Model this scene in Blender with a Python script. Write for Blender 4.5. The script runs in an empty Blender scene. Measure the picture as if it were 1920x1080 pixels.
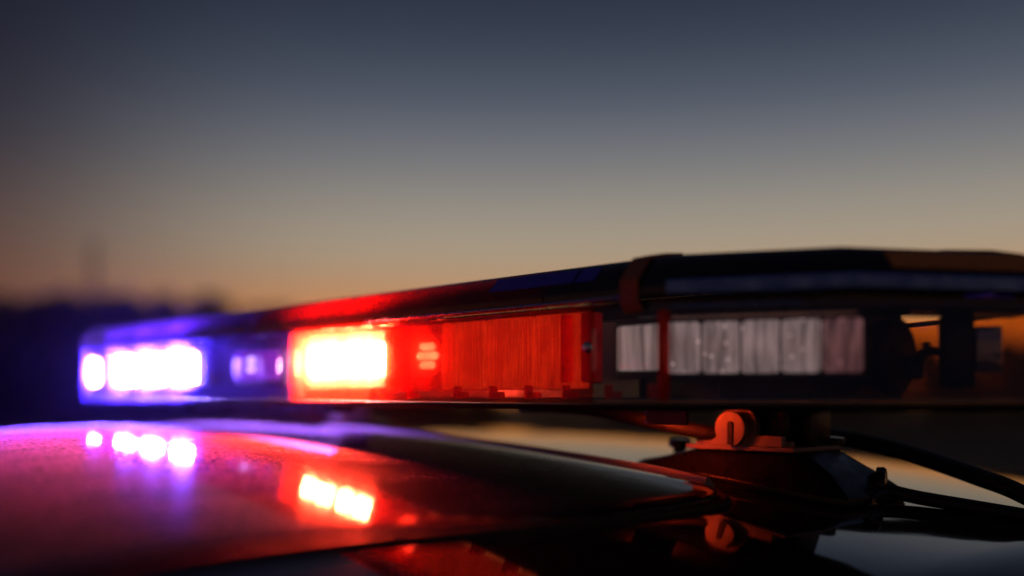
import bpy, bmesh, math, random
from mathutils import Vector, Matrix
random.seed(7)
sc = bpy.context.scene
col = sc.collection
EZ = 1.72                      # eye height in plan units; the car roof crest is just under it
S = .78                        # plan units to metres, applied to every finished object
R = math.radians

# ------------------------------------------------------------------ camera
cd = bpy.data.cameras.new("camera")
cam = bpy.data.objects.new("camera", cd); col.objects.link(cam)
cd.sensor_width = 36; cd.lens = 35; cd.shift_y = 204 / 1920
cam.location = (0, 0, EZ*S); cam.rotation_euler = (R(90), 0, R(46.845))
cd.clip_start = .02; cd.clip_end = 3000
cd.dof.use_dof = True; cd.dof.focus_distance = .91*S; cd.dof.aperture_fstop = 1.5
sc.camera = cam

# ------------------------------------------------------------------ dusk sky
w = bpy.data.worlds.new("World"); sc.world = w; w.use_nodes = True
nt = w.node_tree; nt.nodes.clear()
def lin(r, g, b):
    f = lambda c: (c/255/12.92 if c/255 <= .04045 else ((c/255+.055)/1.055)**2.4)
    return (f(r), f(g), f(b), 1)
N = nt.nodes.new; L = nt.links.new
tc = N("ShaderNodeTexCoord"); nrm = N("ShaderNodeVectorMath"); nrm.operation = 'NORMALIZE'
L(tc.outputs["Generated"], nrm.inputs[0])
sep = N("ShaderNodeSeparateXYZ"); L(nrm.outputs[0], sep.inputs[0])
asn = N("ShaderNodeMath"); asn.operation = 'ARCSINE'; L(sep.outputs[2], asn.inputs[0])
mr = N("ShaderNodeMapRange"); mr.inputs[1].default_value = 0; mr.inputs[2].default_value = R(90)
L(asn.outputs[0], mr.inputs[0])
ramp = N("ShaderNodeValToRGB"); ramp.color_ramp.interpolation = 'B_SPLINE'
stops = [(0.0, (205, 112, 28)), (2.6, (224, 142, 52)), (5.0, (204, 138, 84)), (7.2, (174, 152, 124)), (9.2, (164, 153, 136)),
         (11.5, (139, 136, 130)), (13.8, (113, 116, 122)), (16.4, (82, 90, 104)),
         (19.5, (56, 65, 81)), (22.5, (42, 49, 66)), (32, (34, 39, 60)), (60, (24, 27, 42)), (90, (19, 21, 34))]
el = ramp.color_ramp.elements
while len(el) > 1: el.remove(el[-1])
el[0].position = 0; el[0].color = lin(*stops[0][1])
for a, c in stops[1:]:
    e = el.new(a / 90); e.color = lin(*c)
L(mr.outputs[0], ramp.inputs[0])
# afterglow: warm and bright around the sunset azimuth, easing to the blue-grey side of the sky
flat = N("ShaderNodeVectorMath"); flat.operation = 'MULTIPLY'; flat.inputs[1].default_value = (1, 1, 0); L(nrm.outputs[0], flat.inputs[0])
fn_ = N("ShaderNodeVectorMath"); fn_.operation = 'NORMALIZE'; L(flat.outputs[0], fn_.inputs[0])
dot = N("ShaderNodeVectorMath"); dot.operation = 'DOT_PRODUCT'; L(fn_.outputs[0], dot.inputs[0])
az = R(46.845 - 13)            # azimuth of the afterglow, a little right of the view axis
dot.inputs[1].default_value = (-math.sin(az), math.cos(az), 0)
mr2 = N("ShaderNodeMapRange"); mr2.interpolation_type = 'SMOOTHERSTEP'
mr2.inputs[1].default_value = .70; mr2.inputs[2].default_value = .985
mr2.inputs[3].default_value = .04; mr2.inputs[4].default_value = 1.0
L(dot.outputs["Value"], mr2.inputs[0])
ramp2 = N("ShaderNodeValToRGB"); ramp2.color_ramp.interpolation = 'B_SPLINE'
el = ramp2.color_ramp.elements
st2 = [(0, (104, 62, 46)), (6, (97, 63, 50)), (9, (80, 58, 54)), (13, (39, 39, 52)), (20, (28, 27, 40)), (40, (23, 24, 38)), (90, (19, 21, 34))]
while len(el) > 1: el.remove(el[-1])
el[0].position = 0; el[0].color = lin(*st2[0][1])
for a, c in st2[1:]:
    e = el.new(a / 90); e.color = lin(*c)
L(mr.outputs[0], ramp2.inputs[0])
mul = N("ShaderNodeMix"); mul.data_type = 'RGBA'
L(mr2.outputs[0], mul.inputs[0]); L(ramp2.outputs[0], mul.inputs[6]); L(ramp.outputs[0], mul.inputs[7])
bg = N("ShaderNodeBackground"); L(mul.outputs[2], bg.inputs[0]); bg.inputs[1].default_value = 1.0
out = N("ShaderNodeOutputWorld"); L(bg.outputs[0], out.inputs[0])

sc.view_settings.view_transform = 'Standard'; sc.view_settings.look = 'None'
sc.view_settings.exposure = 0; sc.view_settings.gamma = 1; sc.view_settings.use_curve_mapping = False
sc.render.engine = 'CYCLES'
cy = sc.cycles
cy.use_denoising = True; cy.transparent_max_bounces = 32; cy.max_bounces = 10
cy.glossy_bounces = 6; cy.transmission_bounces = 8; cy.volume_bounces = 1
cy.sample_clamp_indirect = 6; cy.caustics_reflective = True; cy.caustics_refractive = False
cy.blur_glossy = .3

# ------------------------------------------------------------------ materials
def mat(name, base, rough=.5, metal=0, coat=0, spec=.5, bump=None, vary=None):
    m = bpy.data.materials.new(name); m.use_nodes = True
    t = m.node_tree; p = t.nodes["Principled BSDF"]
    p.inputs["Base Color"].default_value = (*base, 1); p.inputs["Roughness"].default_value = rough
    p.inputs["Metallic"].default_value = metal; p.inputs["Coat Weight"].default_value = coat
    p.inputs["Specular IOR Level"].default_value = spec
    tcn = t.nodes.new("ShaderNodeTexCoord")
    nz = t.nodes.new("ShaderNodeTexNoise"); nz.inputs["Detail"].default_value = 5
    nz.inputs["Scale"].default_value = vary[0] if vary else 60
    t.links.new(tcn.outputs["Object"], nz.inputs["Vector"])
    amt = vary[1] if vary else .12
    mr_ = t.nodes.new("ShaderNodeMapRange")
    mr_.inputs[1].default_value = .3; mr_.inputs[2].default_value = .7
    mr_.inputs[3].default_value = max(.01, rough - amt); mr_.inputs[4].default_value = min(1, rough + amt)
    t.links.new(nz.outputs[0], mr_.inputs[0]); t.links.new(mr_.outputs[0], p.inputs["Roughness"])
    if bump:
        n2 = t.nodes.new("ShaderNodeTexNoise"); n2.inputs["Scale"].default_value = bump[0]; n2.inputs["Detail"].default_value = 4
        t.links.new(tcn.outputs["Object"], n2.inputs["Vector"])
        b = t.nodes.new("ShaderNodeBump"); b.inputs["Strength"].default_value = bump[1]; b.inputs["Distance"].default_value = .001
        t.links.new(n2.outputs[0], b.inputs["Height"]); t.links.new(b.outputs[0], p.inputs["Normal"])
    return m

def lens_mat(name, tint, scatter, fac=.14, gloss=1.0, rough=.06, fine=(900, .0)):
    """coloured clear plastic: tinted see-through, some dust and moulding haze that catches light, a glossy skin"""
    m = bpy.data.materials.new(name); m.use_nodes = True
    t = m.node_tree; t.nodes.clear(); n = t.nodes.new; l = t.links.new
    tr = n("ShaderNodeBsdfTransparent"); tr.inputs[0].default_value = (*tint, 1)
    tl = n("ShaderNodeBsdfTranslucent"); tl.inputs[0].default_value = (*scatter, 1)
    df = n("ShaderNodeBsdfDiffuse"); df.inputs[0].default_value = (*[c*.6 for c in scatter], 1)
    ms = n("ShaderNodeMixShader"); ms.inputs[0].default_value = .3; l(tl.outputs[0], ms.inputs[1]); l(df.outputs[0], ms.inputs[2])
    tcn = n("ShaderNodeTexCoord"); nz = n("ShaderNodeTexNoise"); nz.inputs["Scale"].default_value = 55; nz.inputs["Detail"].default_value = 8
    nz.inputs["Roughness"].default_value = .7
    l(tcn.outputs["Object"], nz.inputs["Vector"])
    mr_ = n("ShaderNodeMapRange"); mr_.inputs[1].default_value = .3; mr_.inputs[2].default_value = .75
    mr_.inputs[3].default_value = fac*.55; mr_.inputs[4].default_value = fac*1.5; l(nz.outputs[0], mr_.inputs[0])
    m1 = n("ShaderNodeMixShader"); l(mr_.outputs[0], m1.inputs[0]); l(tr.outputs[0], m1.inputs[1]); l(ms.outputs[0], m1.inputs[2])
    gl = n("ShaderNodeBsdfGlossy"); gl.inputs["Roughness"].default_value = rough; gl.inputs[0].default_value = (1, 1, 1, 1)
    lw = n("ShaderNodeLayerWeight"); lw.inputs[0].default_value = .5
    pw = n("ShaderNodeMath"); pw.operation = 'POWER'; pw.inputs[1].default_value = 5; l(lw.outputs["Facing"], pw.inputs[0])
    mu = n("ShaderNodeMath"); mu.operation = 'MULTIPLY_ADD'; mu.use_clamp = True
    mu.inputs[1].default_value = .6*gloss; mu.inputs[2].default_value = .035*gloss; l(pw.outputs[0], mu.inputs[0])
    m2 = n("ShaderNodeMixShader"); l(mu.outputs[0], m2.inputs[0]); l(m1.outputs[0], m2.inputs[1]); l(gl.outputs[0], m2.inputs[2])
    o = n("ShaderNodeOutputMaterial"); l(m2.outputs[0], o.inputs[0])
    return m

def emit_mat(name, colr, strength, streak=None):
    """emission for lit LEDs, and for the glow added to unlit lamp faces"""
    m = bpy.data.materials.new(name); m.use_nodes = True
    t = m.node_tree; t.nodes.clear(); n = t.nodes.new; l = t.links.new
    e = n("ShaderNodeEmission"); e.inputs[0].default_value = (*colr, 1); e.inputs[1].default_value = strength
    g = n("ShaderNodeBsdfGlossy"); g.inputs["Roughness"].default_value = .2; g.inputs[0].default_value = (.3, .3, .3, 1)
    a = n("ShaderNodeAddShader"); l(e.outputs[0], a.inputs[0]); l(g.outputs[0], a.inputs[1])
    if streak:              # upright streaks and a few sparkles painted into the added glow
        tcn = n("ShaderNodeTexCoord"); mp = n("ShaderNodeMapping"); mp.inputs["Scale"].default_value = (streak[0], streak[0], streak[1]); l(tcn.outputs["Object"], mp.inputs[0])
        v = n("ShaderNodeTexNoise"); v.inputs["Scale"].default_value = 1; v.inputs["Detail"].default_value = 3; l(mp.outputs[0], v.inputs["Vector"])
        mr_ = n("ShaderNodeMapRange"); mr_.inputs[1].default_value = .3; mr_.inputs[2].default_value = .72
        mr_.inputs[3].default_value = strength*.38; mr_.inputs[4].default_value = strength*1.6; l(v.outputs[0], mr_.inputs[0])
        vo = n("ShaderNodeTexVoronoi"); vo.inputs["Scale"].default_value = 120; l(tcn.outputs["Object"], vo.inputs["Vector"])
        sp = n("ShaderNodeMapRange"); sp.inputs[1].default_value = .16; sp.inputs[2].default_value = .05; sp.inputs[3].default_value = 0; sp.inputs[4].default_value = strength*(streak[2] if len(streak) > 2 else 4)
        l(vo.outputs["Distance"], sp.inputs[0])
        ad = n("ShaderNodeMath"); ad.operation = 'ADD'; l(mr_.outputs[0], ad.inputs[0]); l(sp.outputs[0], ad.inputs[1]); l(ad.outputs[0], e.inputs[1])
    o = n("ShaderNodeOutputMaterial"); l(a.outputs[0], o.inputs[0])
    return m

def paint_mat(name, base, rough, dust, dustcol=(.50, .46, .52), speck=.6, coat=.6, rear=None):
    """glossy paint or glass under a film of dust, with specks and wiped streaks"""
    m = bpy.data.materials.new(name); m.use_nodes = True
    t = m.node_tree; p = t.nodes["Principled BSDF"]; n = t.nodes.new; l = t.links.new
    p.inputs["Base Color"].default_value = (*base, 1); p.inputs["Roughness"].default_value = rough
    p.inputs["Coat Weight"].default_value = coat; p.inputs["IOR"].default_value = 1.36 if rear is not None else 1.5; p.inputs["Coat Roughness"].default_value = .02
    tcn = n("ShaderNodeTexCoord"); mp = n("ShaderNodeMapping"); mp.inputs["Scale"].default_value = (1, .35, 1)
    mp.inputs["Rotation"].default_value = (0, 0, R(8)); l(tcn.outputs["Object"], mp.inputs[0])
    nz = n("ShaderNodeTexNoise"); nz.inputs["Scale"].default_value = 14; nz.inputs["Detail"].default_value = 7
    nz.inputs["Roughness"].default_value = .65; l(mp.outputs[0], nz.inputs["Vector"])
    nf = n("ShaderNodeTexNoise"); nf.inputs["Scale"].default_value = 260; nf.inputs["Detail"].default_value = 3; l(tcn.outputs["Object"], nf.inputs["Vector"])
    vo = n("ShaderNodeTexVoronoi"); vo.inputs["Scale"].default_value = 150; l(tcn.outputs["Object"], vo.inputs["Vector"])
    sp = n("ShaderNodeMapRange"); sp.inputs[1].default_value = .13; sp.inputs[2].default_value = .07; sp.inputs[3].default_value = 0; sp.inputs[4].default_value = speck
    l(vo.outputs["Distance"], sp.inputs[0])
    big = n("ShaderNodeMapRange"); big.inputs[1].default_value = .35; big.inputs[2].default_value = .7
    big.inputs[3].default_value = dust*.45; big.inputs[4].default_value = dust*1.6; l(nz.outputs[0], big.inputs[0])
    fi = n("ShaderNodeMapRange"); fi.inputs[1].default_value = .35; fi.inputs[2].default_value = .7
    fi.inputs[3].default_value = .25; fi.inputs[4].default_value = 2.0; l(nf.outputs[0], fi.inputs[0])
    op = n("ShaderNodeTexNoise"); op.inputs["Scale"].default_value = 34; op.inputs["Detail"].default_value = 2; l(tcn.outputs["Object"], op.inputs["Vector"])
    bp = n("ShaderNodeBump"); bp.inputs["Strength"].default_value = .12; bp.inputs["Distance"].default_value = .0006; l(op.outputs[0], bp.inputs["Height"])
    l(bp.outputs[0], p.inputs["Normal"])
    mu = n("ShaderNodeMath"); mu.operation = 'MULTIPLY'; l(big.outputs[0], mu.inputs[0]); l(fi.outputs[0], mu.inputs[1])
    # specks only where a coarse noise lets dust gather
    sg = n("ShaderNodeMath"); sg.operation = 'MULTIPLY'; l(sp.outputs[0], sg.inputs[0]); l(nz.outputs[0], sg.inputs[1])
    mx = n("ShaderNodeMath"); mx.operation = 'ADD'; l(mu.outputs[0], mx.inputs[0]); l(sg.outputs[0], mx.inputs[1])
    if rear is not None:            # dust lies thick over the front of the panel and is wiped thin near its rear edge
        sy_ = n("ShaderNodeSeparateXYZ"); l(tcn.outputs["Object"], sy_.inputs[0])
        na = n("ShaderNodeMath"); na.operation = 'MULTIPLY_ADD'; na.inputs[1].default_value = .16; l(nz.outputs[0], na.inputs[0]); l(sy_.outputs[1], na.inputs[2])
        fm = n("ShaderNodeMapRange"); fm.interpolation_type = 'SMOOTHSTEP'; fm.inputs[1].default_value = -.08; fm.inputs[2].default_value = .16
        fm.inputs[3].default_value = 1; fm.inputs[4].default_value = rear; l(na.outputs[0], fm.inputs[0])
        mw = n("ShaderNodeMath"); mw.operation = 'MULTIPLY'; l(mx.outputs[0], mw.inputs[0]); l(fm.outputs[0], mw.inputs[1]); mx = mw
    ge = n("ShaderNodeNewGeometry"); dp_ = n("ShaderNodeVectorMath"); dp_.operation = 'DOT_PRODUCT'
    l(ge.outputs["Normal"], dp_.inputs[0]); l(ge.outputs["Incoming"], dp_.inputs[1])
    ab = n("ShaderNodeMath"); ab.operation = 'ABSOLUTE'; l(dp_.outputs["Value"], ab.inputs[0])
    ac = n("ShaderNodeMath"); ac.operation = 'ADD'; ac.inputs[1].default_value = .012; l(ab.outputs[0], ac.inputs[0])
    dv = n("ShaderNodeMath"); dv.operation = 'DIVIDE'; l(mx.outputs[0], dv.inputs[0]); l(ac.outputs[0], dv.inputs[1])
    ng = n("ShaderNodeMath"); ng.operation = 'MULTIPLY'; ng.inputs[1].default_value = -1; l(dv.outputs[0], ng.inputs[0])
    ex = n("ShaderNodeMath"); ex.operation = 'EXPONENT'; l(ng.outputs[0], ex.inputs[0])
    mx = n("ShaderNodeMath"); mx.operation = 'SUBTRACT'; mx.inputs[0].default_value = 1; l(ex.outputs[0], mx.inputs[1])
    d0 = n("ShaderNodeBsdfDiffuse"); d0.inputs[0].default_value = (*dustcol, 1)
    d1 = n("ShaderNodeBsdfGlossy"); d1.inputs[0].default_value = (.8, .75, .74, 1); d1.inputs["Roughness"].default_value = .6
    d = n("ShaderNodeMixShader"); d.inputs[0].default_value = .13; l(d0.outputs[0], d.inputs[1]); l(d1.outputs[0], d.inputs[2])
    ms = n("ShaderNodeMixShader"); l(mx.outputs[0], ms.inputs[0]); l(p.outputs[0], ms.inputs[1]); l(d.outputs[0], ms.inputs[2])
    l(ms.outputs[0], t.nodes["Material Output"].inputs[0])
    return m

M = {
 'black': mat('black_plastic', (.012, .011, .013), .32, bump=(700, .12)),
 'cover': mat('cover_plastic', (.012, .011, .014), .2, bump=(500, .06), vary=(30, .08)),
 'rubber': mat('black_rubber', (.015, .014, .014), .55, bump=(900, .3)),
 'zinc': mat('zinc_bracket', (.42, .40, .38), .38, metal=.85, bump=(300, .15)),
 'steel': mat('bright_screw', (.7, .69, .67), .2, metal=1),
 'alu': mat('aluminium_tray', (.05, .05, .055), .75, spec=.15, bump=(400, .1)),
 'board': mat('dark_interior', (.02, .018, .02), .5),
 'reflector': mat('reflector_cell', (.62, .60, .60), .22, metal=.6),
 'red_lens': lens_mat('red_lens_plastic', (.98, .36, .27), (.95, .11, .06), .2),
 'blue_lens': lens_mat('blue_lens_plastic', (.62, .56, .98), (.20, .12, .95), .09),
 'clear_lens': lens_mat('clear_lens_plastic', (.95, .93, .93), (.6, .52, .52), .03, gloss=1.5),
 'amber_lens': lens_mat('amber_lens_plastic', (.93, .60, .24), (.8, .35, .05), .05),
 'bright_edge': lens_mat('lens_end_edge', (.98, .75, .72), (1, .42, .40), .7), 'red_edge': lens_mat('red_lens_edge', (.9, .12, .05), (1, .13, .04), .6),
 'red_dome': lens_mat('red_shoulder', (.18, .012, .010), (.26, .018, .010), .26, gloss=1.3),
 'blue_dome': lens_mat('blue_shoulder', (.10, .05, .22), (.15, .07, .22), .26, gloss=1.3),
 'led_red': emit_mat('red_led', (1, .36, .26), 5200),
 'led_blue': emit_mat('blue_led', (.36, .22, 1), 8500),
 'fill_red': emit_mat('added_lamp_red', (1, .05, .008), 62),
 'fill_blue': emit_mat('added_lamp_blue', (.38, .14, 1), 44),
 'bowl_red': emit_mat('red_bowl', (1, .5, .5), 110), 'bowl_blue': emit_mat('blue_bowl', (.36, .28, 1), 7), 'glow_violet': emit_mat('violet_module_glow', (1, .10, .8), .55, streak=(200, 20)),  # violet: added glow for the mixed lamp light behind the lens
 'led_spot': emit_mat('violet_spot', (1, .75, 1), 4),
 'led_red_dim': emit_mat('red_led_dim', (1, .7, .65), 40),
 'glow_clear': emit_mat('unlit_clear_glow', (1, .70, .69), .185, streak=(260, 30)),  # unlit clear, pink and frosted cells: brightness put in as added glow
 'glow_pink': emit_mat('unlit_pink_glow', (1, .42, .44), .10, streak=(260, 30)),
 'glow_frost': emit_mat('unlit_frost_glow', (1, .70, .66), .20, streak=(220, 12, 0)),
 'glow_red': emit_mat('unlit_red_glow', (1, .85, .35), .75, streak=(520, 25, .6)),  # added glow for light scattered along the red lens; this module is unlit
 'red_body': mat('red_plastic_body', (.20, .02, .012), .5),
 'inner': mat('added_reflector_grey', (.34, .32, .32), .4),
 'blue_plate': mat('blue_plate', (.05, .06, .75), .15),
 'amber_plate': mat('amber_panel', (.85, .34, .05), .3), 'strap': mat('orange_lit_strap', (.40, .13, .03), .5), 'skyband': mat('sky_tinted_band', (.10, .22, .62), .25, metal=.9), 'lampglass': mat('lamp_glass', (.5, .5, .55), .08, metal=.8, bump=(160, 1.0)),  # orange light on the strap and sky reflection on the band, as colour
 'paint': paint_mat('car_paint', (.006, .006, .008), .05, .004, speck=.05, coat=.0),
 'sunglass': paint_mat('sunroof_glass', (.004, .004, .005), .085, .10, speck=.22, coat=0, rear=.18),
 'glass': mat('car_glass', (.01, .012, .014), .04),
 'trim': mat('grey_trim', (.5, .48, .52), .35),
 'tyre': mat('tyre_rubber', (.018, .018, .018), .75, bump=(200, .4)),
 'rim': mat('wheel_rim', (.35, .35, .36), .3, metal=.9),
 'headlamp': mat('headlamp', (.6, .6, .62), .1, metal=.5),
 'taillamp': mat('tail_lamp', (.25, .01, .01), .15),
 'field': mat('field_soil', (.035, .034, .022), .95, bump=(3, 1), vary=(2, .05)),
 'leaf': mat('leaf', (.045, .055, .025), .7),
 'bark': mat('bark', (.05, .04, .03), .9, bump=(30, .6)),
 'mast': mat('mast_steel', (.12, .12, .12), .6),
 'disc': mat('pivot_paint', (.34, .31, .30), .45, bump=(500, .25), vary=(150, .15)),
}

# ------------------------------------------------------------------ helpers
def link(name, bm, m, parent=None, smooth=False, label=None, mats=None):
    me = bpy.data.meshes.new(name); bmesh.ops.recalc_face_normals(bm, faces=bm.faces[:]); bm.to_mesh(me); bm.free()
    me.materials.append(m)
    if smooth:
        for p in me.polygons: p.use_smooth = True
    o = bpy.data.objects.new(name, me); col.objects.link(o)
    if parent: o.parent = parent
    if label: o['label'] = label
    return o
def empty(name, loc, label, cat, group=None):
    o = bpy.data.objects.new(name, None); col.objects.link(o); o.location = loc
    o['label'] = label; o['category'] = cat
    if group: o['group'] = group
    return o
def wn(o, ang=40):
    """smooth by angle on a bevelled mesh"""
    for p in o.data.polygons: p.use_smooth = True
    o.data.set_sharp_from_angle(angle=R(ang))
    return o
def box(bm, c, s, rot=0, bev=0, seg=2, M4=None):
    r = bmesh.ops.create_cube(bm, size=1)
    vs = r['verts']
    mt = (M4 if M4 is not None else Matrix.Translation(c) @ Matrix.Rotation(rot, 4, 'Z')) @ Matrix.Diagonal((*s, 1))
    bmesh.ops.transform(bm, matrix=mt, verts=vs)
    if bev:
        es = list({e for v in vs for e in v.link_edges})
        bmesh.ops.bevel(bm, geom=es, offset=bev, segments=seg, profile=.5, affect='EDGES')
def prism(bm, pts, axis, M4, depth, bev=0):
    """polygon pts (a,b) in the XZ plane of M4, extruded along its Y by depth"""
    f = bm.faces.new([bm.verts.new(M4 @ Vector((a, 0, b))) for a, b in pts])
    r = bmesh.ops.extrude_face_region(bm, geom=[f])
    vs = [v for v in r['geom'] if isinstance(v, bmesh.types.BMVert)]
    d = (M4.to_3x3() @ Vector((0, depth, 0)))
    bmesh.ops.translate(bm, vec=d, verts=vs)
    if bev:
        es = list({e for v in vs for e in v.link_edges})
        bmesh.ops.bevel(bm, geom=es, offset=bev, segments=2, profile=.5, affect='EDGES')
def tube(bm, pts, r, n=12, cap=True):
    pts = [Vector(p) for p in pts]; rings = []
    up = Vector((0, 0, 1))
    for i, p in enumerate(pts):
        t = (pts[min(i+1, len(pts)-1)] - pts[max(i-1, 0)]).normalized()
        a = t.cross(up).normalized() if abs(t.z) < .99 else Vector((1, 0, 0)); b = a.cross(t)
        rr = r[i] if isinstance(r, (list, tuple)) else r
        rings.append([bm.verts.new(p + (a*math.cos(k*2*math.pi/n) + b*math.sin(k*2*math.pi/n))*rr) for k in range(n)])
    for A, B in zip(rings, rings[1:]):
        for k in range(n): bm.faces.new((A[k], A[(k+1) % n], B[(k+1) % n], B[k]))
    if cap: bm.faces.new(rings[0][::-1]); bm.faces.new(rings[-1])
def spline(pts, k=8):
    P = [Vector(p) for p in pts]; P = [2*P[0]-P[1]] + P + [2*P[-1]-P[-2]]; o = []
    for i in range(1, len(P)-2):
        for j in range(k):
            t = j/k; a, b, c, d = P[i-1:i+3]
            o.append(.5*((2*b) + (c-a)*t + (2*a-5*b+4*c-d)*t*t + (3*b-a-3*c+d)*t**3))
    return o + [P[-2]]
def miter(plan, closed):
    """outward offset direction per plan point (plan runs clockwise seen from above with the outside on its left or right as given by OUT)"""
    n = len(plan); o = []
    for i in range(n):
        p = Vector(plan[i])
        a = Vector(plan[i-1]) if (closed or i > 0) else None
        b = Vector(plan[(i+1) % n]) if (closed or i < n-1) else None
        ns = []
        if a is not None: d = (p-a).normalized(); ns.append(Vector((d.y, -d.x)))
        if b is not None: d = (b-p).normalized(); ns.append(Vector((d.y, -d.x)))
        m = sum(ns, Vector((0, 0))).normalized()
        o.append(m / max(.5, m.dot(ns[0])))
    return o
def sweep(bm, plan, prof, closed=False, loop=False, mit=None):
    """profile [(outward, z)] carried along plan; loop closes the profile into a solid, ends are capped"""
    mi = mit or miter(plan, closed); rings = []
    for p, m in zip(plan, mi):
        rings.append([bm.verts.new((p[0]+m.x*o, p[1]+m.y*o, EZ+z)) for o, z in prof])
    k = len(prof); rng = range(k) if loop else range(k-1)
    pairs = list(zip(rings, rings[1:])) + ([(rings[-1], rings[0])] if closed else [])
    for A, B in pairs:
        for j in rng: bm.faces.new((A[j], B[j], B[(j+1) % k], A[(j+1) % k]))
    if loop and not closed:
        bm.faces.new(rings[0]); bm.faces.new(rings[-1][::-1])
    return rings
def shell(prof, t):
    """closed profile of a thin wall from an open one"""
    inner = []
    for i, (o, z) in enumerate(prof):
        a = Vector(prof[max(i-1, 0)]); b = Vector(prof[min(i+1, len(prof)-1)])
        d = (b-a).normalized(); nn = Vector((-d.y, d.x))
        inner.append((o+nn.x*t, z+nn.y*t))
    return list(prof) + inner[::-1]

# ------------------------------------------------------------------ ground, woods, mast
bm = bmesh.new()
bmesh.ops.create_grid(bm, x_segments=60, y_segments=60, size=420)
for v in bm.verts:
    d = v.co.length
    v.co.z = (0 if d < 12 else .25*math.sin(v.co.x*.05)*math.cos(v.co.y*.043)*min(1, (d-12)/40))
o = link('field', bm, M['field'], smooth=True); o['kind'] = 'structure'

def woods(name, px0, px1, dist, hfun, n, label, seed):
    """a far belt of trees that reads as one dark mass: trunks, limbs and leaf faces joined"""
    rnd = random.Random(seed); bm = bmesh.new()
    fx = Vector((-.7295, .684)); rx = Vector((.684, .7295))
    for i in range(n):
        u = (i + rnd.uniform(.1, .9))/n; px = px0 + (px1-px0)*u
        D = dist*rnd.uniform(.93, 1.18); H = hfun(px)*D/dist*rnd.uniform(.86, 1.06)
        c = fx*D + rx*((px-960)/1866.7*D)
        tube(bm, [(c.x, c.y, -.3), (c.x+.05, c.y, H*.4), (c.x, c.y, H*.85)], [.14, .10, .03], 6)
        for q in range(5):
            a = rnd.uniform(0, 6.28); z0 = H*rnd.uniform(.25, .6); l_ = H*rnd.uniform(.12, .25)
            tube(bm, [(c.x, c.y, z0), (c.x+math.cos(a)*l_, c.y+math.sin(a)*l_, z0+l_*.8)], [.05, .015], 5)
        W = H*rnd.uniform(.24, .34)
        lobes = [(rnd.uniform(-.6, .6)*W, rnd.uniform(-.6, .6)*W, H*rnd.uniform(.18, .85), W*rnd.uniform(.4, .75)) for _ in range(9)]
        lobes.append((0, 0, H*.88, W*.42))
        for lx, ly, lz, lr in lobes:
            for _ in range(120):
                d = Vector((rnd.gauss(0, 1), rnd.gauss(0, 1), rnd.gauss(0, 1))).normalized()*lr*rnd.uniform(.45, 1)
                p = Vector((c.x+lx, c.y+ly, lz)) + d
                if p.z < .1: continue
                if p.z > H: p.z = H - rnd.uniform(0, .3)
                s = rnd.uniform(.12, .26)*H/5
                a = Vector((rnd.gauss(0, 1), rnd.gauss(0, 1), rnd.gauss(0, 1))).normalized(); b = a.orthogonal().normalized(); e = a.cross(b)
                bm.faces.new([bm.verts.new(p+b*s), bm.verts.new(p+e*s*.6), bm.verts.new(p-b*s), bm.verts.new(p-e*s*.6)])
    me = bpy.data.meshes.new(name); bm.to_mesh(me); bm.free(); me.materials.append(M['leaf'])
    o = bpy.data.objects.new(name, me); col.objects.link(o)
    o['kind'] = 'stuff'; o['label'] = label; o['category'] = 'woods'
    return o
def hleft(px):
    y = 574 if px < 40 else 559
    if 180 < px < 340: y = 550
    if px > 350: y = 570
    if px > 570: y = 625
    return 1.72 + (744-y)/1866.7*38
woods('distant_woods', -700, 900, 38, hleft, 44, 'dark out of focus belt of trees on the horizon left of the light bar', 3)
woods('far_woods', 1000, 2700, 60, lambda px: 1.72 + (744-640)/1866.7*60, 48, 'low dark wood on the horizon seen through the clear end of the light bar', 5)

c = Vector((-.7295, .684))*70 + Vector((.684, .7295))*((176-960)/1866.7*70)
t = empty('mast', (c.x, c.y, 0), 'faint blurred mast rising above the trees at the far left', 'mast')
bm = bmesh.new(); tube(bm, [(0, 0, -.3), (0, 0, 6), (0, 0, 12.6)], [.24, .2, .12], 10); link('pole', bm, M['mast'], t, True)
for z in (9.6, 10.9, 12.2):
    bm = bmesh.new(); box(bm, (0, 0, z), (.9, .2, .16), R(46)); link('crossarm', bm, M['mast'], t)

# ------------------------------------------------------------------ car
XC = -1.16
CF = {(0, 0): -.0667, (1, 0): -.0988, (0, 1): -.0328, (2, 0): -.1082, (1, 1): -.0111, (0, 2): -.1036, (3, 0): -.003, (2, 1): .1521, (1, 2): .3211, (0, 3): .4313}
def Zc(x, y):
    u = x+.7; v = y-.4
    return sum(a*u**i*v**j for (i, j), a in CF.items())
def Z(x, y):
    """height of the crowned roof under the eye"""
    yc = min(max(y, .17), .60); xc = max(x, -1.75); z = Zc(xc, yc)
    if y > .60:
        g0 = (Zc(xc, .60)-Zc(xc, .5999))/1e-4; t = y-.60
        z += .004*t + (g0-.004)*.10*(1-math.exp(-t/.10))
        if y > .95: z -= .075*(y-.95)**2
    if y < .17: z += .10*(y-.17) - .12*(.17-y)**2
    if x < -1.75: z -= .22*(-1.75-x)
    if x > -.30: z -= 4*(x+.30)**2
    if x < -2.02: z -= 4*(x+2.02)**2
    return z
def nrmZ(x, y, e=.002):
    return Vector(((Z(x-e, y)-Z(x+e, y))/(2*e), (Z(x, y-e)-Z(x, y+e))/(2*e), 1)).normalized()
car = empty('patrol_car', (XC, .4, 0), 'dark glossy car with a dusty sunroof carrying the light bar', 'car')
CI = Matrix.Translation((-XC, -.4, 0))
BODY = Matrix.Translation((XC, .4, 0)) @ Matrix.Diagonal((1.18, 1.22, 1, 1)) @ Matrix.Translation((-XC, -.4, 0))
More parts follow.
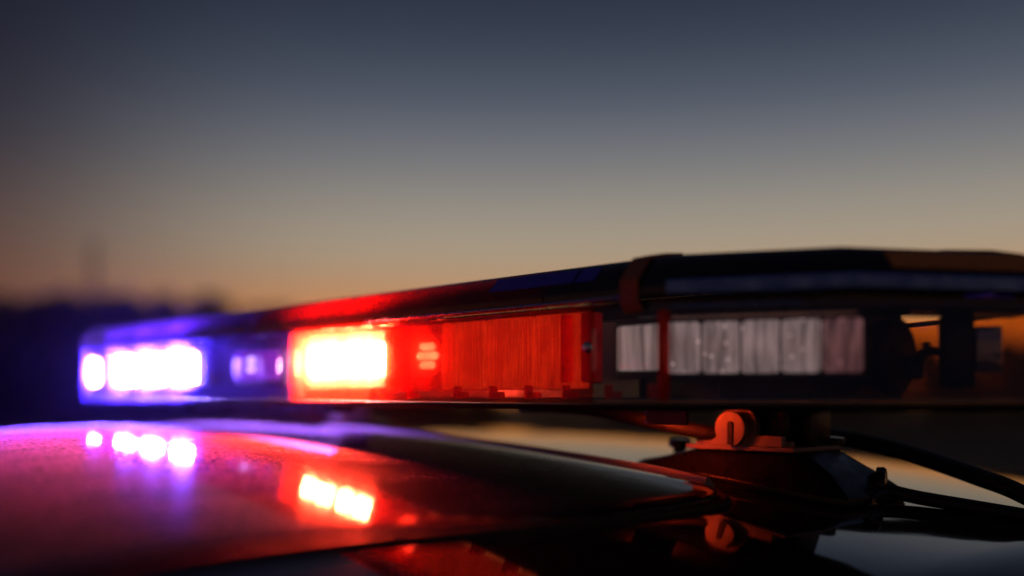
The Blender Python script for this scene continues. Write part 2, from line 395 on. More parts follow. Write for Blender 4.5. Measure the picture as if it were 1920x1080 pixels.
def cpart(name, bm, m, parent=None, smooth=True, label=None, body=False):
    if body: bmesh.ops.transform(bm, matrix=BODY, verts=bm.verts[:])
    bmesh.ops.transform(bm, matrix=CI, verts=bm.verts[:])
    o = link(name, bm, m, parent or car, smooth, label)
    return o
# roof skin with a rolled edge
bm = bmesh.new()
xs = [XC - .95 + i*.02 for i in range(96)]
ys = [-.70 + i*.03 for i in range(88)]
g = [[bm.verts.new((x, y, EZ+Z(x, y))) for y in ys] for x in xs]
for i in range(len(xs)-1):
    for j in range(len(ys)-1): bm.faces.new((g[i][j], g[i+1][j], g[i+1][j+1], g[i][j+1]))
r = bmesh.ops.extrude_face_region(bm, geom=bm.faces[:])
bmesh.ops.translate(bm, vec=(0, 0, -.012), verts=[v for v in r['geom'] if isinstance(v, bmesh.types.BMVert)])
roof = wn(cpart('roof', bm, M['paint']), 50)
# sunroof glass: rounded panel just proud of the roof
SX0, SX1, SY0, SY1, SR = XC-.655, XC+.655, -.22, .757, .06
def rrect(x0, x1, y0, y1, r, n=10):
    o = []
    for cx, cyy, a0 in ((x1-r, y0+r, -90), (x1-r, y1-r, 0), (x0+r, y1-r, 90), (x0+r, y0+r, 180)):
        for k in range(n+1):
            a = R(a0+90*k/n); o.append((cx+r*math.cos(a), cyy+r*math.sin(a)))
    return o
def densify(pl, step=.03):
    o = []
    for a, b in zip(pl, pl[1:]+pl[:1]):
        a = Vector(a); b = Vector(b); n = max(1, int((b-a).length/step))
        for k in range(n): o.append(tuple(a+(b-a)*k/n))
    return o
bm = bmesh.new()
ring = densify(rrect(SX0, SX1, SY0, SY1, SR))
cx0, cy0 = XC, (SY0+SY1)/2
def inset(p, q):           # move a border point inward by q metres, keeping rounded corners
    sx = ((SX1-SX0)/2 - q)/((SX1-SX0)/2); sy = ((SY1-SY0)/2 - q)/((SY1-SY0)/2)
    return (cx0+(p[0]-cx0)*sx, cy0+(p[1]-cy0)*sy)
levels = [(.0, -.002), (.0, .0035), (.0006, .0052), (.002, .0062), (.004, .0066)] + [(q, .0068) for q in (.02, .05, .09, .14, .19, .24, .29, .34, .39, .43, .46, .4805)]
prev = None
for q, h in levels:
    cur = []
    for p in ring:
        a = inset(p, q); cur.append(bm.verts.new((a[0], a[1], EZ+Z(*a)+h+.18*max(0, a[1]-.60)**2)))
    if prev:
        n = len(cur)
        for k in range(n): bm.faces.new((prev[k], prev[(k+1) % n], cur[(k+1) % n], cur[k]))
    prev = cur
bm.faces.new(prev)
sg = wn(cpart('sunroof_glass', bm, M['sunglass']), 60)
bm = bmesh.new()
ring2 = densify(rrect(SX0-.007, SX1+.007, SY0-.007, SY1+.007, SR+.007))
pts = [(x, y, EZ+Z(x, y)+.0015) for x, y in ring2]
n = 10; rings = []
for i, p in enumerate(pts):
    a = Vector(pts[i-1]); b = Vector(pts[(i+1) % len(pts)]); tt = (b-a).normalized()
    up = nrmZ(p[0], p[1]); sd = tt.cross(up)
    rings.append([bm.verts.new(Vector(p)+sd*math.cos(k*2*math.pi/n)*.0055+up*math.sin(k*2*math.pi/n)*.0042) for k in range(n)])
for A, B in zip(rings, rings[1:]+rings[:1]):
    for k in range(n): bm.faces.new((A[k], A[(k+1) % n], B[(k+1) % n], B[k]))
cpart('sunroof_seal', bm, M['rubber'])
# rear deflector lip of the sunroof that catches the blue light
bm = bmesh.new()
lip = []
for k in range(61):
    x = XC-.12+(SX1-XC+.12-.045)*k/60
    lip.append((x, SY1+.020-.012*max(0, (k-52)/8)**2))
rr_ = []
for x, y in lip:
    z = EZ+Z(x, y)
    rr_.append([bm.verts.new((x, y+o_, z+h_)) for o_, h_ in ((-.006, -.001), (-.005, .010), (-.002, .0135), (.003, .0135), (.010, .006), (.012, -.001))])
for A, B in zip(rr_, rr_[1:]):
    for k in range(5): bm.faces.new((A[k], A[k+1], B[k+1], B[k]))
bm.faces.new(rr_[0]); bm.faces.new(rr_[-1][::-1])
wn(cpart('sunroof_trim', bm, M['trim']), 50)

# body below the roof: lofted stations (y, half width at sill, half width at belt, belt z)
bm = bmesh.new()
st = [(-2.25, .80, .74, .72, .50), (-2.15, .86, .82, .88, .34), (-1.6, .92, .88, 1.0, .26), (-.95, .93, .92, 1.07, .24),
      (.0, .94, .94, 1.10, .24), (1.0, .94, .94, 1.12, .24), (1.9, .93, .92, 1.14, .26), (2.35, .90, .86, 1.12, .36), (2.42, .86, .8, 1.0, .5)]
prev = None
for y, ws, wb, zb, zs in st:
    prof = [(-ws*.9, zs), (-ws, zs+.12), (-ws-.01, (zs+zb)/2), (-wb, zb-.06), (-wb+.06, zb), (0, zb+.03), (wb-.06, zb), (wb, zb-.06), (ws+.01, (zs+zb)/2), (ws, zs+.12), (ws*.9, zs)]
    cur = [bm.verts.new((XC+a, y, b)) for a, b in prof]
    if prev:
        k = len(cur)
        for j in range(k): bm.faces.new((prev[j], cur[j], cur[(j+1) % k], prev[(j+1) % k]))
    else: bm.faces.new(cur)
    prev = cur
bm.faces.new(prev[::-1])
wn(cpart('body', bm, M['paint'], body=True), 35)
# glasshouse: side glass, windscreen, rear window, pillars
rz = lambda x, y: EZ+Z(x, y)
for s in (1, -1):
    for y0, y1, a0, a1 in ((-.55, .42, -1.0, .45), (.50, 1.40, .47, 1.42)):
        bm = bmesh.new()
        tp = [(XC+s*.79, y0+.05, EZ-.19), (XC+s*.79, y1, EZ-.17)]; bt = [(XC+s*.885, a1, 1.11), (XC+s*.885, a0, 1.09)]
        q = [Vector(p) for p in tp+bt]
        f = bm.faces.new([bm.verts.new(p) for p in q])
        r = bmesh.ops.extrude_face_region(bm, geom=[f]); bmesh.ops.translate(bm, vec=(-s*.006, 0, 0), verts=[v for v in r['geom'] if isinstance(v, bmesh.types.BMVert)])
        cpart('side_window', bm, M['glass'], smooth=False, body=True)
    for a, b in (((-1.02, 1.08), (-.50, 1.49)), ((.46, 1.1), (.46, 1.54)), ((1.46, 1.1), (1.42, 1.53)), ((2.2, 1.1), (1.60, 1.51))):
        bm = bmesh.new(); tube(bm, [(XC+s*.89, a[0], a[1]), (XC+s*.80, b[0], b[1])], [.045, .035], 8); cpart('pillar', bm, M['paint'], body=True)
    bm = bmesh.new(); tube(bm, [(XC+s*.815, -.5, 1.50), (XC+s*.80, .3, 1.545), (XC+s*.80, 1.0, 1.55), (XC+s*.79, 1.6, 1.51)], .022, 8); cpart('roof_rail', bm, M['paint'], body=True)
    for y, zz in ((-1.45, .36), (1.55, .36)):
        bm = bmesh.new()
        pr = [(.16, -.11), (.30, -.12), (.355, -.09), (.365, 0), (.355, .09), (.30, .12), (.16, .11)]
        rg = [[bm.verts.new((XC+s*.82+o_, y+r_*math.cos(a*math.pi/16), zz+r_*math.sin(a*math.pi/16))) for r_, o_ in pr] for a in range(32)]
        for A, B in zip(rg, rg[1:]+rg[:1]):
            for k in range(len(pr)-1): bm.faces.new((A[k], A[k+1], B[k+1], B[k]))
        wh = cpart('wheel', bm, M['tyre'], body=True)
        bm = bmesh.new()
        for a in range(5):
            an = a*2*math.pi/5
            box(bm, None, (.03, .05, .22), M4=Matrix.Translation((XC+s*.92, y, zz)) @ Matrix.Rotation(an, 4, 'X') @ Matrix.Translation((0, 0, .11)))
        tube(bm, [(XC+s*.86, y, zz), (XC+s*.935, y, zz)], .06, 16)
        cpart('rim', bm, M['rim'], wh, False, body=True)
    bm = bmesh.new(); box(bm, (XC+s*.66, -2.18, .78), (.30, .10, .12), s*R(-14), .02); cpart('headlight', bm, M['headlamp'], body=True)
    bm = bmesh.new(); box(bm, (XC+s*.72, 2.39, .95), (.22, .08, .16), s*R(12), .02); cpart('tail_light', bm, M['taillamp'], body=True)
    bm = bmesh.new(); box(bm, (XC+s*1.03, -.72, 1.16), (.20, .10, .13), s*R(-8), .03); wn(cpart('wing_mirror', bm, M['paint'], body=True))
for nm, q in (('windscreen', [(-.76, -.50, 1.48), (.76, -.50, 1.48), (.86, -1.04, 1.10), (-.86, -1.04, 1.10)]), ('rear_window', [(-.76, 1.62, 1.52), (.76, 1.62, 1.52), (.85, 2.22, 1.13), (-.85, 2.22, 1.13)])):
    bm = bmesh.new(); f = bm.faces.new([bm.verts.new((XC+a, b, c_)) for a, b, c_ in q])
    r = bmesh.ops.extrude_face_region(bm, geom=[f]); bmesh.ops.translate(bm, vec=(0, 0, -.006), verts=[v for v in r['geom'] if isinstance(v, bmesh.types.BMVert)])
    cpart(nm, bm, M['glass'], smooth=False, body=True)

# ------------------------------------------------------------------ light bar
bar = empty('light_bar', (-1.02, .76, EZ-.005), 'long emergency light bar on the car roof, its far blue and middle red lamps lit', 'light bar')
BI = Matrix.Translation((1.02, -.76, -(EZ-.005)))
def bpart(name, bm, m, parent=None, smooth=False, label=None):
    bmesh.ops.transform(bm, matrix=BI, verts=bm.verts[:])
    return link(name, bm, m, parent or bar, smooth, label)
F = .603; B_ = .917
NX = -.476; K1 = (-.353, .666); K2 = (-.277, .76); K3 = (-.353, .854)
K2a, K2b = (-.274, .800), (-.274, .806)
farend = [(-1.60, B_), (-1.667, .90), (-1.70, .86), (-1.712, .76), (-1.705, .655), (-1.69, .617), (-1.665, F)]
plan = farend + [(NX, F), K1, K2a, K2b, K3, (NX, B_)]       # runs so that the outside is on the right-hand side
XD = -1.02          # blue | red division
XR = -.548          # end of the red lens
wall = [(.0015, -.005), (.0015, .002), (.0, .004), (.0, .070), (-.002, .0745)]
def pl(a, b): return [a, b]
def dense(a, b, n): return [(a[0]+(b[0]-a[0])*k/n, a[1]+(b[1]-a[1])*k/n) for k in range(n+1)]
full = miter(plan, True)
def section(name, pts, m, mit=None, prof=wall, t=.0022, label=None):
    bm = bmesh.new(); sweep(bm, pts, shell(prof, t), loop=True, mit=mit)
    o = bpart(name, bm, m, label=label); return wn(o, 40)
section('blue_lens', farend[2:] + [(XD-.002, F)], M['blue_lens'])
section('red_lens', dense((XD+.002, F), (XR, F), 20), M['red_lens'])
V = lambda i: full[i]
section('clear_lens', [(XR+.003, F), (NX, F), K1, K2a], M['clear_lens'])
section('amber_lens', [K2b, K3, (NX, B_), (-.62, B_)], M['amber_lens'], prof=[(.005, -.005), (.005, .002), (0, .005), (0, .066), (-.001, .0675)])
section('red_lens', [(-.623, B_), (XD+.002, B_)], M['red_lens'], label='rear red lens')
section('blue_lens', [(XD-.002, B_), farend[0], farend[1], farend[2]], M['blue_lens'], label='rear blue lens')
bm = bmesh.new(); sweep(bm, [K2b, K3, (NX, B_)], [(-.003, .0625), (-.003, .0660), (-.009, .0660), (-.009, .0625)], loop=True)
bpart('lens_rail', bm, M['board'])
# lens ends: the thick moulded edges that glow
def edge(x, w_, m, z0=-.003, z1=.073, name='lens_edge', y=F-.0015, dp=.014):
    bm = bmesh.new(); box(bm, (x, y+dp/2, EZ+(z0+z1)/2), (w_, dp, z1-z0), 0, .0012)
    return wn(bpart(name, bm, m))
edge(XD+.0045, .0075, M['bright_edge'], y=F-.0015, dp=.016)
edge(XR-.012, .013, M['red_edge'], .012, .070, y=F+.006)
edge(XR-.040, .004, M['red_edge'], .012, .070, y=F+.006)
# red lens continues as a thin clear overlap whose rim is seen on edge
edge(NX+.001, .0065, M['red_edge'], -.003, .066, y=F-.003, dp=.008)
# tray and deck
bm = bmesh.new()
sweep(bm, plan, [(.002, -.0058), (.002, -.016), (-.012, -.020)], closed=True)
tp = sweep(bm, plan, [(.002, -.0058), (-.03, -.0058)], closed=True)
bm.faces.new([r_[1] for r_ in tp]); 
bt = sweep(bm, plan, [(-.012, -.020), (-.02, -.0205)], closed=True); bm.faces.new([r_[1] for r_ in bt][::-1])
bmesh.ops.remove_doubles(bm, verts=bm.verts[:], dist=1e-5)
for v in bm.verts: v.co.z += .0095 if v.co.z < EZ-.0100 else 0
wn(bpart('base_tray', bm, M['alu']), 30)
# spine housing down the middle
bm = bmesh.new(); box(bm, (-1.06, .76, EZ+.0335), (1.16, .15, .073), 0, .004); bpart('spine', bm, M['board'])
for x0, x1 in ((-1.63, -1.025), (-1.015, -.56)):
    bm = bmesh.new(); box(bm, ((x0+x1)/2, .680, EZ+.033), (x1-x0, .004, .068), 0, .001); bpart('added_back_reflector', bm, M['inner'])  # plate added to catch lamp light and brighten the interior
# top cover in profile: lip, flank, shoulder, crown
lipz = [(-.001, .0755), (.0045, .0765), (.0055, .085), (.004, .0902)]
sh_ = [(.004, .0906), (-.012, .1085), (-.030, .1122)]
bm = bmesh.new()
tp = sweep(bm, plan, [(-.0302, .1123), (-.06, .1142)], closed=True); bm.faces.new([r_[1] for r_ in tp])
wn(bpart('top_cover', bm, M['cover']), 35)
def shoulder(name, pts, m):
    bm = bmesh.new(); sweep(bm, pts, shell(lipz + sh_[1:], .002), loop=True); return wn(bpart(name, bm, m), 50)
bl = farend[1:] + [(-1.33, F), (XD-.06, F)]
shoulder('cover_shoulder', farend[2:] + [(XD-.075, F)], M['blue_dome'])
shoulder('cover_shoulder', dense((XD-.073, F), (-.60, F), 12), M['red_dome'])
shoulder('cover_shoulder', [(-.598, F), (NX, F), K1, K2a, K2b, K3, (NX, B_), farend[0], farend[1], farend[2]], M['cover'])
# lower skirt of the cover at the clear end: ledges that show as bands above the lamps
bm = bmesh.new(); sweep(bm, [(NX-.03, F), (NX, F), K1, K2a], [(-.0035, .0745), (-.0035, .066), (-.006, .0625), (-.030, .0610), (-.030, .0745)], loop=True)
wn(bpart('cover_ledge', bm, M['cover']), 30)
bm = bmesh.new(); sweep(bm, [(NX+.004, F+.002), K1, K2a], [(.0052, .0768), (.0072, .0785), (.0072, .0875), (.0056, .0890), (.0035, .0890), (.0035, .0768)], loop=True)
wn(bpart('cover_band', bm, M['skyband']), 30)  # blue of the reflected sky is put into this band's colour
bm = bmesh.new(); sweep(bm, [(NX+.006, F+.004), tuple(Vector((NX, F))*.25+Vector(K1)*.75)], [(-.0028, .0712), (-.0022, .0700), (-.0022, .0685), (-.0028, .0675)], loop=True)
bpart('cover_bead', bm, M['skyband'])
bm = bmesh.new(); sweep(bm, [(NX+.006, F+.004), (K1[0]+.0, K1[1]+.006)], [(-.005, .0620), (-.005, .0600), (-.009, .0600), (-.009, .0620)], loop=True)
bpart('reflector_rail', bm, M['steel'])
bm = bmesh.new(); sweep(bm, [(-.86, F), (-.512, F)], [(.0052, .0768), (.0068, .0778), (.0068, .0790), (.0052, .0800)], loop=True)
bpart('cover_bead', bm, M['skyband'])
# strap that clips the cover down, two glossy plates and the amber panel on the shoulder
bm = bmesh.new(); sweep(bm, [(-.512, F), (-.494, F)], shell([(.001, .066), (.0075, .074), (.0075, .091), (-.009, .1103), (-.028, .1144), (-.05, .1167)], .0022), loop=True)
wn(bpart('cover_strap', bm, M['strap'], label='strap tinted with the orange light on it'), 40)
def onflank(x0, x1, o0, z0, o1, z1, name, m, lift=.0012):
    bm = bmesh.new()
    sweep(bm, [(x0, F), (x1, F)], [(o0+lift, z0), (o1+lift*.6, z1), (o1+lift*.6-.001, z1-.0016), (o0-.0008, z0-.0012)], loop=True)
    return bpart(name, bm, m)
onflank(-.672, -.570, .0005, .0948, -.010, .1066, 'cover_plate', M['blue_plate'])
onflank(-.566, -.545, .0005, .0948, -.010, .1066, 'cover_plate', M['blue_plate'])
a = Vector(K1); b = Vector(K2a); d = b-a
bm = bmesh.new(); sweep(bm, [tuple(a+d*.20), tuple(a+d*.55), tuple(a+d*.90), tuple(a+d*.96)], [(.0022, .0942), (-.0092, .1072), (-.0105, .1058), (.0010, .0930)], loop=True)
bpart('amber_panel', bm, M['amber_plate'])

# lamp modules
def module(c, nrm, wdt, cells, cellm, z0=.018, z1=.061, cw=None, name='led_module', body=None, gap=.006, dp=.012, label=None, die=None, rim_=True):
    """a dark housing with a row of lamp cells facing along nrm (unit 2-D)"""
    nx, ny = nrm; tx, ty = -ny, nx          # along-row axis
    ang = math.atan2(ty, tx)
    bm = bmesh.new(); zc = EZ+(z0+z1)/2
    box(bm, (c[0]-nx*dp, c[1]-ny*dp, zc), (wdt+.008, 2*dp-.004, z1-z0+.006) if rim_ else (wdt-.006, 2*dp-.004, z1-z0-.014), ang, .002)
    mo = wn(bpart(name, bm, body or M['board'], label=label))
    for k in range(cells):
        u = (k-(cells-1)/2)*wdt/cells
        m_ = cellm[k] if isinstance(cellm, (list, tuple)) else cellm
        bm = bmesh.new()
        box(bm, (c[0]+tx*u, c[1]+ty*u, zc), (wdt/cells-gap, .006, z1-z0-.006), ang, .0028, 3)
        nb = [len(bm.faces)]
        if die:
            for q in range(die[3]):
                du = (q-(die[3]-1)/2)*die[0]*1.35
                box(bm, (c[0]+tx*(u+du)+nx*.0035, c[1]+ty*(u+du)+ny*.0035, zc), (die[0], .004, die[1]), ang, .0019, 3)
        ce = wn(bpart('led_cell', bm, m_, mo))
        if die:                       # hot dies in the bowl
            ce.data.materials.append(die[2])
            for p in ce.data.polygons:
                if p.index >= nb[0]: p.material_index = 1
    return mo
FY = (0, -1)
# blue half
module((-1.426, .622), FY, .306, 3, M['bowl_blue'], gap=.016, die=(.056, .037, M['led_blue'], 1))
module((-1.660, .6225), (-.06, -.998), .060, 1, M['bowl_blue'], gap=.010, die=(.022, .037, M['led_blue'], 1))
module((-1.15, .632), FY, .12, 2, M['glow_violet'])
for dz in (.0465, .0355):
    bm = bmesh.new(); bmesh.ops.create_uvsphere(bm, u_segments=12, v_segments=8, radius=.0048, matrix=Matrix.Translation((-1.154, .6255, EZ+dz)))
    bpart('indicator_led', bm, M['led_spot'], smooth=True)
# red half
module((-.925, .622), FY, .150, 2, M['bowl_red'], gap=.012, die=(.026, .034, M['led_red'], 2))
module((-.668, .624), FY, .196, 3, M['glow_red'], z0=.004, z1=.075, gap=.002, body=M['red_body'], rim_=False)
module((-.513, .626), FY, .056, 1, M['glow_frost'], gap=.002, label='pale frosted lamp')
# the corner module that faces out through the clear lens
fn = Vector((K1[1]-F, -(K1[0]-NX))).normalized()
cm = (Vector((NX, F))+Vector(K1))/2 - fn*.018 + Vector((-.004, -.002))
PK = 4
cm = cm + Vector((-fn.y, fn.x))*.007
module(cm, tuple(fn), .148, 5, [M['glow_pink'] if k == PK else M['glow_clear'] for k in range(5)], z0=.015, z1=.061, gap=.0018, label='clear corner lamp row')
# small round cluster lamp between the red modules
bm = bmesh.new(); T = Matrix.Translation((-.785, .624, EZ+.041)) @ Matrix.Rotation(R(90), 4, 'X')
bmesh.ops.create_cone(bm, cap_ends=True, segments=24, radius1=.022, radius2=.022, depth=.006, matrix=T)
cl = bpart('cluster_lamp', bm, M['reflector'])
for k in range(7):
    a = k*math.pi/3; rr = 0 if k == 6 else .0105
    bm = bmesh.new(); bmesh.ops.create_uvsphere(bm, u_segments=10, v_segments=6, radius=.0042, matrix=Matrix.Translation((-.785+rr*math.cos(a), .620, EZ+.041+rr*math.sin(a))))
    bpart('led', bm, M['led_red_dim'], cl, True)
# fluted optic strip behind the red lens, between the lit lamps and the lens end
def fluted(x, x1, z0, z1, m):
    bm = bmesh.new(); fl = []; k = 0
    while x < x1:
        fl.append((x, .6105+(.0011 if k % 2 else -.0011))); x += .0021*(1+.25*math.sin(k*.37)); k += 1
    sweep(bm, fl, [(0, z0), (0, z1), (-.0016, z1), (-.0016, z0)], loop=True)
    bpart('fluted_optic', bm, m)
flr = lens_mat('fluted_red', (.97, .52, .42), (1, .16, .08), .22, gloss=1.6, rough=.12)
fluted(-.842, -.556, .006, .071, flr)
fluted(-1.000, -.8445, .010, .069, lens_mat('added_burst_flutes', (.995, .93, .90), (1, .46, .38), .30, gloss=1.2, rough=.15))  # added flutes that spread the lit red lamps into a soft burst
fluted(-1.675, -1.275, .013, .065, lens_mat('added_blue_flutes', (.95, .93, 1), (.36, .28, 1), .10, gloss=1.2, rough=.12))  # added flutes that blend the blue lamps into a soft glow
# tabs along the lens foot
for k, x in enumerate((-.86, -.80, -.725, -.675, -.628, -.583, -.535, -.49)):
    bm = bmesh.new(); box(bm, (x, .609, EZ+.004), (.0035, .008, .012), 0, .0008); box(bm, (x+.008, .609, EZ+.0015), (.009, .007, .006), 0, .0008)
    wn(bpart('lens_clip', bm, M['red_edge']))
bm = bmesh.new(); bmesh.ops.create_uvsphere(bm, u_segments=16, v_segments=8, radius=.0052, matrix=Matrix.Translation((-.552, F-.001, EZ+.0405)) @ Matrix.Diagonal((1, .55, 1, 1)))
bpart('lens_screw', bm, M['steel'], smooth=True)
# hidden lamps added under the bar to light the roof, rim and feet
for x, y, l_, m_ in ((-1.31, .70, .50, 'fill_blue'),):
    bm = bmesh.new(); box(bm, (x, y, EZ-.0120), (l_+.012, .036, .004), 0, .001); box(bm, (x, y-.0165, EZ-.0165), (l_+.012, .003, .008), 0, .0006); box(bm, (x+l_/2+.0045, y, EZ-.0165), (.003, .030, .008), 0, .0006)
    lh = bpart('added_under_lamp', bm, M['black'])
    bm = bmesh.new(); box(bm, (x, y+.002, EZ-.0150), (l_, .026, .0018), 0, .0006); bpart('led', bm, M[m_], lh)
bm = bmesh.new(); box(bm, (-.598, .766, EZ-.0190), (.050, .004, .016), 0, .001); lh = bpart('added_under_lamp', bm, M['black'])
bm = bmesh.new(); box(bm, (-.606, .7692, EZ-.0185), (.030, .0018, .011), 0, .0006); bpart('led', bm, M['fill_red'], lh)
# end interior: bulkhead, round alley lamp seen from its side, wire clip, dark block with clear lamp
bm = bmesh.new(); box(bm, (-.432, .745, EZ+.0335), (.09, .14, .072), 0, .003); bpart('bulkhead', bm, M['board'])
bm = bmesh.new()
pr = [(0, 0), (.021, 0), (.026, .006), (.030, .020), (.030, .026), (.027, .028), (0, .028)]
T = Matrix.Translation((-.386, .750, EZ+.032)) @ Matrix.Rotation(R(90), 4, 'Y')
rg = [[bm.verts.new(T @ Vector((r_*math.cos(a*math.pi/16), r_*math.sin(a*math.pi/16), h_))) for r_, h_ in pr[1:-1]] for a in range(32)]
for A, B in zip(rg, rg[1:]+rg[:1]):
    for k in range(len(pr)-3): bm.faces.new((A[k], A[k+1], B[k+1], B[k]))
bm.faces.new([r_[0] for r_ in rg]); bm.faces.new([r_[-1] for r_ in rg][::-1])
wn(bpart('alley_lamp', bm, M['board']), 30)
bm = bmesh.new(); tube(bm, spline([(-.362, .770, EZ+.022), (-.352, .766, EZ+.030), (-.344, .768, EZ+.034), (-.336, .774, EZ+.034)], 5), .0035, 8)
box(bm, (-.346, .768, EZ+.038), (.006, .004, .008), R(30), .001); box(bm, (-.355, .768, EZ+.023), (.014, .006, .018), R(40), .002)
bpart('wire_clip', bm, M['board'], smooth=False)
bm = bmesh.new(); box(bm, (-.328, .780, EZ+.0345), (.024, .016, .056), R(43), .003)
eb = wn(bpart('end_block', bm, M['black']))
bm = bmesh.new(); box(bm, (-.3085, .7905, EZ+.036), (.020, .010, .036), R(43), .002); wn(bpart('end_lamp', bm, M['lampglass'], eb))
# ------------------------------------------------------------------ mounting feet (parts of the bar)
def foot(cx, cy, hw, hd, full_=True):
    bm = bmesh.new(); levels = []
    top = -.040
    oct_ = lambda w_, d_, ch: [(cx-w_+ch, cy-d_), (cx+w_-ch, cy-d_), (cx+w_, cy-d_+ch), (cx+w_, cy+d_-ch), (cx+w_-ch, cy+d_), (cx-w_+ch, cy+d_), (cx-w_, cy+d_-ch), (cx-w_, cy-d_+ch)]
    zt = min(top, -.006)
    zr = lambda p, h: Z(*p)+h
    rows = [(oct_(hw, hd, .012), lambda p: zr(p, .0005)), (oct_(hw+.002, hd+.002, .012), lambda p: zr(p, .004)), (oct_(hw+.002, hd+.002, .012), lambda p: zr(p, .010)),
            (oct_(hw-.002, hd-.002, .012), lambda p: zr(p, .0125)), (oct_(hw*.80, hd*.80, .012), lambda p: .55*zr(p, .019)+.45*(Z(cx, cy)+.026)), (oct_(hw*.58, hd*.66, .010), lambda p: .15*zr(p, .03)+.85*(Z(cx, cy)+.033)), (oct_(hw*.52, hd*.60, .010), lambda p: Z(cx, cy)+.035)]
    prev = None
    for pts_, fz in rows:
        cur = [bm.verts.new((p[0], p[1], EZ+fz(p))) for p in pts_]
        if prev:
            for k in range(8): bm.faces.new((prev[k], prev[(k+1) % 8], cur[(k+1) % 8], cur[k]))
        else: bm.faces.new(cur[::-1])
        prev = cur
    bm.faces.new(prev)
    bmesh.ops.bevel(bm, geom=[e for e in bm.edges], offset=.0012, segments=2, profile=.5, affect='EDGES')
    base = wn(bpart('mounting_foot', bm, M['black']), 30)
    pt = Z(cx, cy)+.035
    return base, pt
FX, FYc = -.558, .874
base, pt = foot(FX, FYc, .118, .066)
pt_top = -.0105
# column, platform and saddle bracket
bm = bmesh.new(); box(bm, (-.548, .872, EZ+(pt+pt_top)/2+.003), (.062, .058, pt_top-pt+.006), 0, .003)
box(bm, (-.508, .882, EZ+(pt+pt_top)/2), (.013, .04, pt_top-pt), 0, .002)
wn(bpart('foot_column', bm, M['black'], base))
bm = bmesh.new(); box(bm, (-.558, .872, EZ+pt+.0025), (.124, .095, .0045), 0, .0012); wn(bpart('foot_plate', bm, M['disc'], base))
bm = bmesh.new()
cyb = .826; cxb = -.559; zb = -.0290; ro = .0215; lb = pt+.0052-zb
om = [(-.049, lb), (-.049, lb+.010), (-.0203, lb+.010)]
a0 = 200
for k in range(25):
    a = R(198-k*216/24); om.append((ro*math.cos(a), ro*math.sin(a)))
om += [(.0203, lb+.010), (.049, lb+.010), (.049, lb)]
prism(bm, om, None, Matrix.Translation((cxb, cyb, EZ+zb)), .008, .001)
wn(bpart('saddle_bracket', bm, M['disc'], base), 30)
bm = bmesh.new()
dpts = [(.0168*math.cos(R(a)), .0168*math.sin(R(a))) for a in range(0, 360, 10)]
prism(bm, dpts, None, Matrix.Translation((cxb-.003, cyb-.009, EZ+zb-.002)), .0085, .0009)
pd = wn(bpart('pivot_disc', bm, M['disc'], base), 30)
bm = bmesh.new()
slot = [(-.0028, -.0155), (.0028, -.0155)] + [(.0028*math.cos(R(a)), .0045+.0028*math.sin(R(a))) for a in range(0, 181, 30)]
prism(bm, slot, None, Matrix.Translation((cxb-.002, cyb-.0104, EZ+zb-.002)), .0013)
bpart('slot', bm, M['rubber'], base)
for sx, sy in ((-.046, .842), (.046, .842), (.046, .905), (-.046, .905)):
    bm = bmesh.new(); bmesh.ops.create_cone(bm, cap_ends=True, segments=6, radius1=.0065, radius2=.006, depth=.006, matrix=Matrix.Translation((cxb+sx, sy, EZ+pt+.0068)))
    bpart('bolt', bm, M['disc'], base)
def thumb(x, y, h, r, horizontal=None):
    bm = bmesh.new(); n_ = nrmZ(x, y); p = Vector((x, y, EZ+Z(x, y)+h))
    q = n_.to_track_quat('Z', 'Y').to_matrix().to_4x4()
    T = Matrix.Translation(p) @ q
    if horizontal is not None: T = Matrix.Translation(p) @ Matrix.Rotation(horizontal, 4, 'Z') @ Matrix.Rotation(R(90), 4, 'Y')
    rg = []
    for a in range(24):
        k = 1 + (.06 if a % 2 else -.06)
        rg.append([bm.verts.new(T @ Vector((r*k*s_*math.cos(a*math.pi/12), r*k*s_*math.sin(a*math.pi/12), z_))) for s_, z_ in ((.55, -.006), (.6, -.001), (.98, .0), (1, .006), (.85, .0085))])
    for A, B in zip(rg, rg[1:]+rg[:1]):
        for k in range(4): bm.faces.new((A[k], A[k+1], B[k+1], B[k]))
    bm.faces.new([r_[0] for r_ in rg]); bm.faces.new([r_[-1] for r_ in rg][::-1])
    wn(bpart('thumb_screw', bm, M['black'], base), 40)
thumb(-.664, .872, .024, .0115)
thumb(-.452, .898, .018, .0135, R(20))
thumb(-.447, .868, .003, .0125, R(10))
thumb(-.505, .915, .044, .010)
base2, pt2 = foot(-1.38, .83, .17, .06)
bm = bmesh.new(); box(bm, (-1.292, .835, EZ-.0265), (.13, .055, .032), 0, .004); wn(bpart('foot_column', bm, M['disc'], base2))

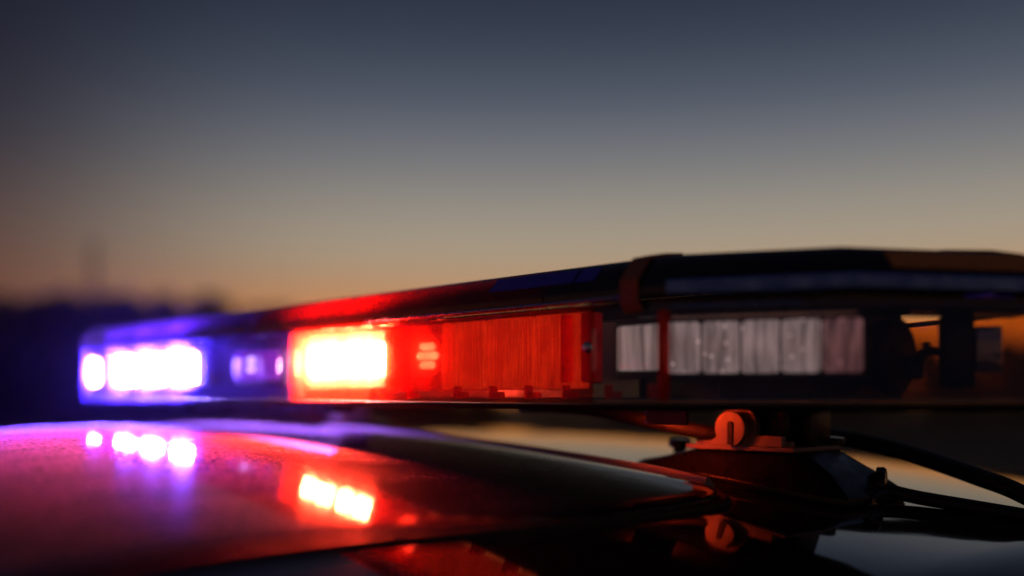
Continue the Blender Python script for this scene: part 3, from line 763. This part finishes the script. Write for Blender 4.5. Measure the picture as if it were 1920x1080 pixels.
# ------------------------------------------------------------------ cables
def cable(name, pts, r, label):
    bm = bmesh.new(); sp = spline(pts, 10); o0 = Vector(sp[0]); tube(bm, [p-o0 for p in sp], r, 12)
    o = link(name, bm, M['rubber'], None, True); o.location = o0; o['label'] = label; o['category'] = 'cable'; o['group'] = 'cables of the light bar'
zz = lambda x, y, h: (x, y, EZ+Z(x, y)+h)
cable('power_cable', [(-.565, .90, EZ-.034), (-.535, .955, EZ-.041), (-.49, .975, EZ-.050), (-.4436, .987, EZ-.0632), (-.395, .98, EZ-.076), (-.348, .974, EZ-.0905), (-.28, .965, EZ-.125), (-.22, .95, EZ-.20)], .0088, 'thick black cable curving down from behind the mounting foot, the upper of two')
cable('power_cable', [zz(-.50, .895, .012), zz(-.455, .903, .011), zz(-.42, .915, .0075), zz(-.375, .93, .0062), zz(-.33, .94, .006), zz(-.29, .945, .006), zz(-.25, .945, .006)], .0066, 'thinner black cable leaving the foot low down, under the thick one')
cable('power_cable', [(-.80, .765, EZ-.009), (-.712, .776, EZ-.012), (-.651, .797, EZ-.024), (-.60, .825, EZ-.0355), (-.56, .85, EZ-.040)], .0078, 'black cable slung under the light bar left of the mounting foot')

# ------------------------------------------------------------------ plan units to metres
for o in list(sc.objects):
    if o.parent is None and o.type != 'CAMERA':
        o.location = o.location*S; o.scale = (S, S, S)

# ------------------------------------------------------------------ haze added for lamp bloom and lifted blacks
bm = bmesh.new(); box(bm, (0, 0, 5), (672, 672, 12))
hm = bpy.data.materials.new('haze'); hm.use_nodes = True; ht = hm.node_tree; ht.nodes.clear()
pv = ht.nodes.new("ShaderNodeVolumePrincipled"); pv.inputs["Color"].default_value = (.95, .95, .95, 1)
pv.inputs["Density"].default_value = .0015; pv.inputs["Anisotropy"].default_value = .95
ho = ht.nodes.new("ShaderNodeOutputMaterial"); ht.links.new(pv.outputs[0], ho.inputs["Volume"])
o = link('haze', bm, hm); o['kind'] = 'stuff'; o['label'] = 'thin added haze that gives the lamps their bloom'; o['category'] = 'haze'
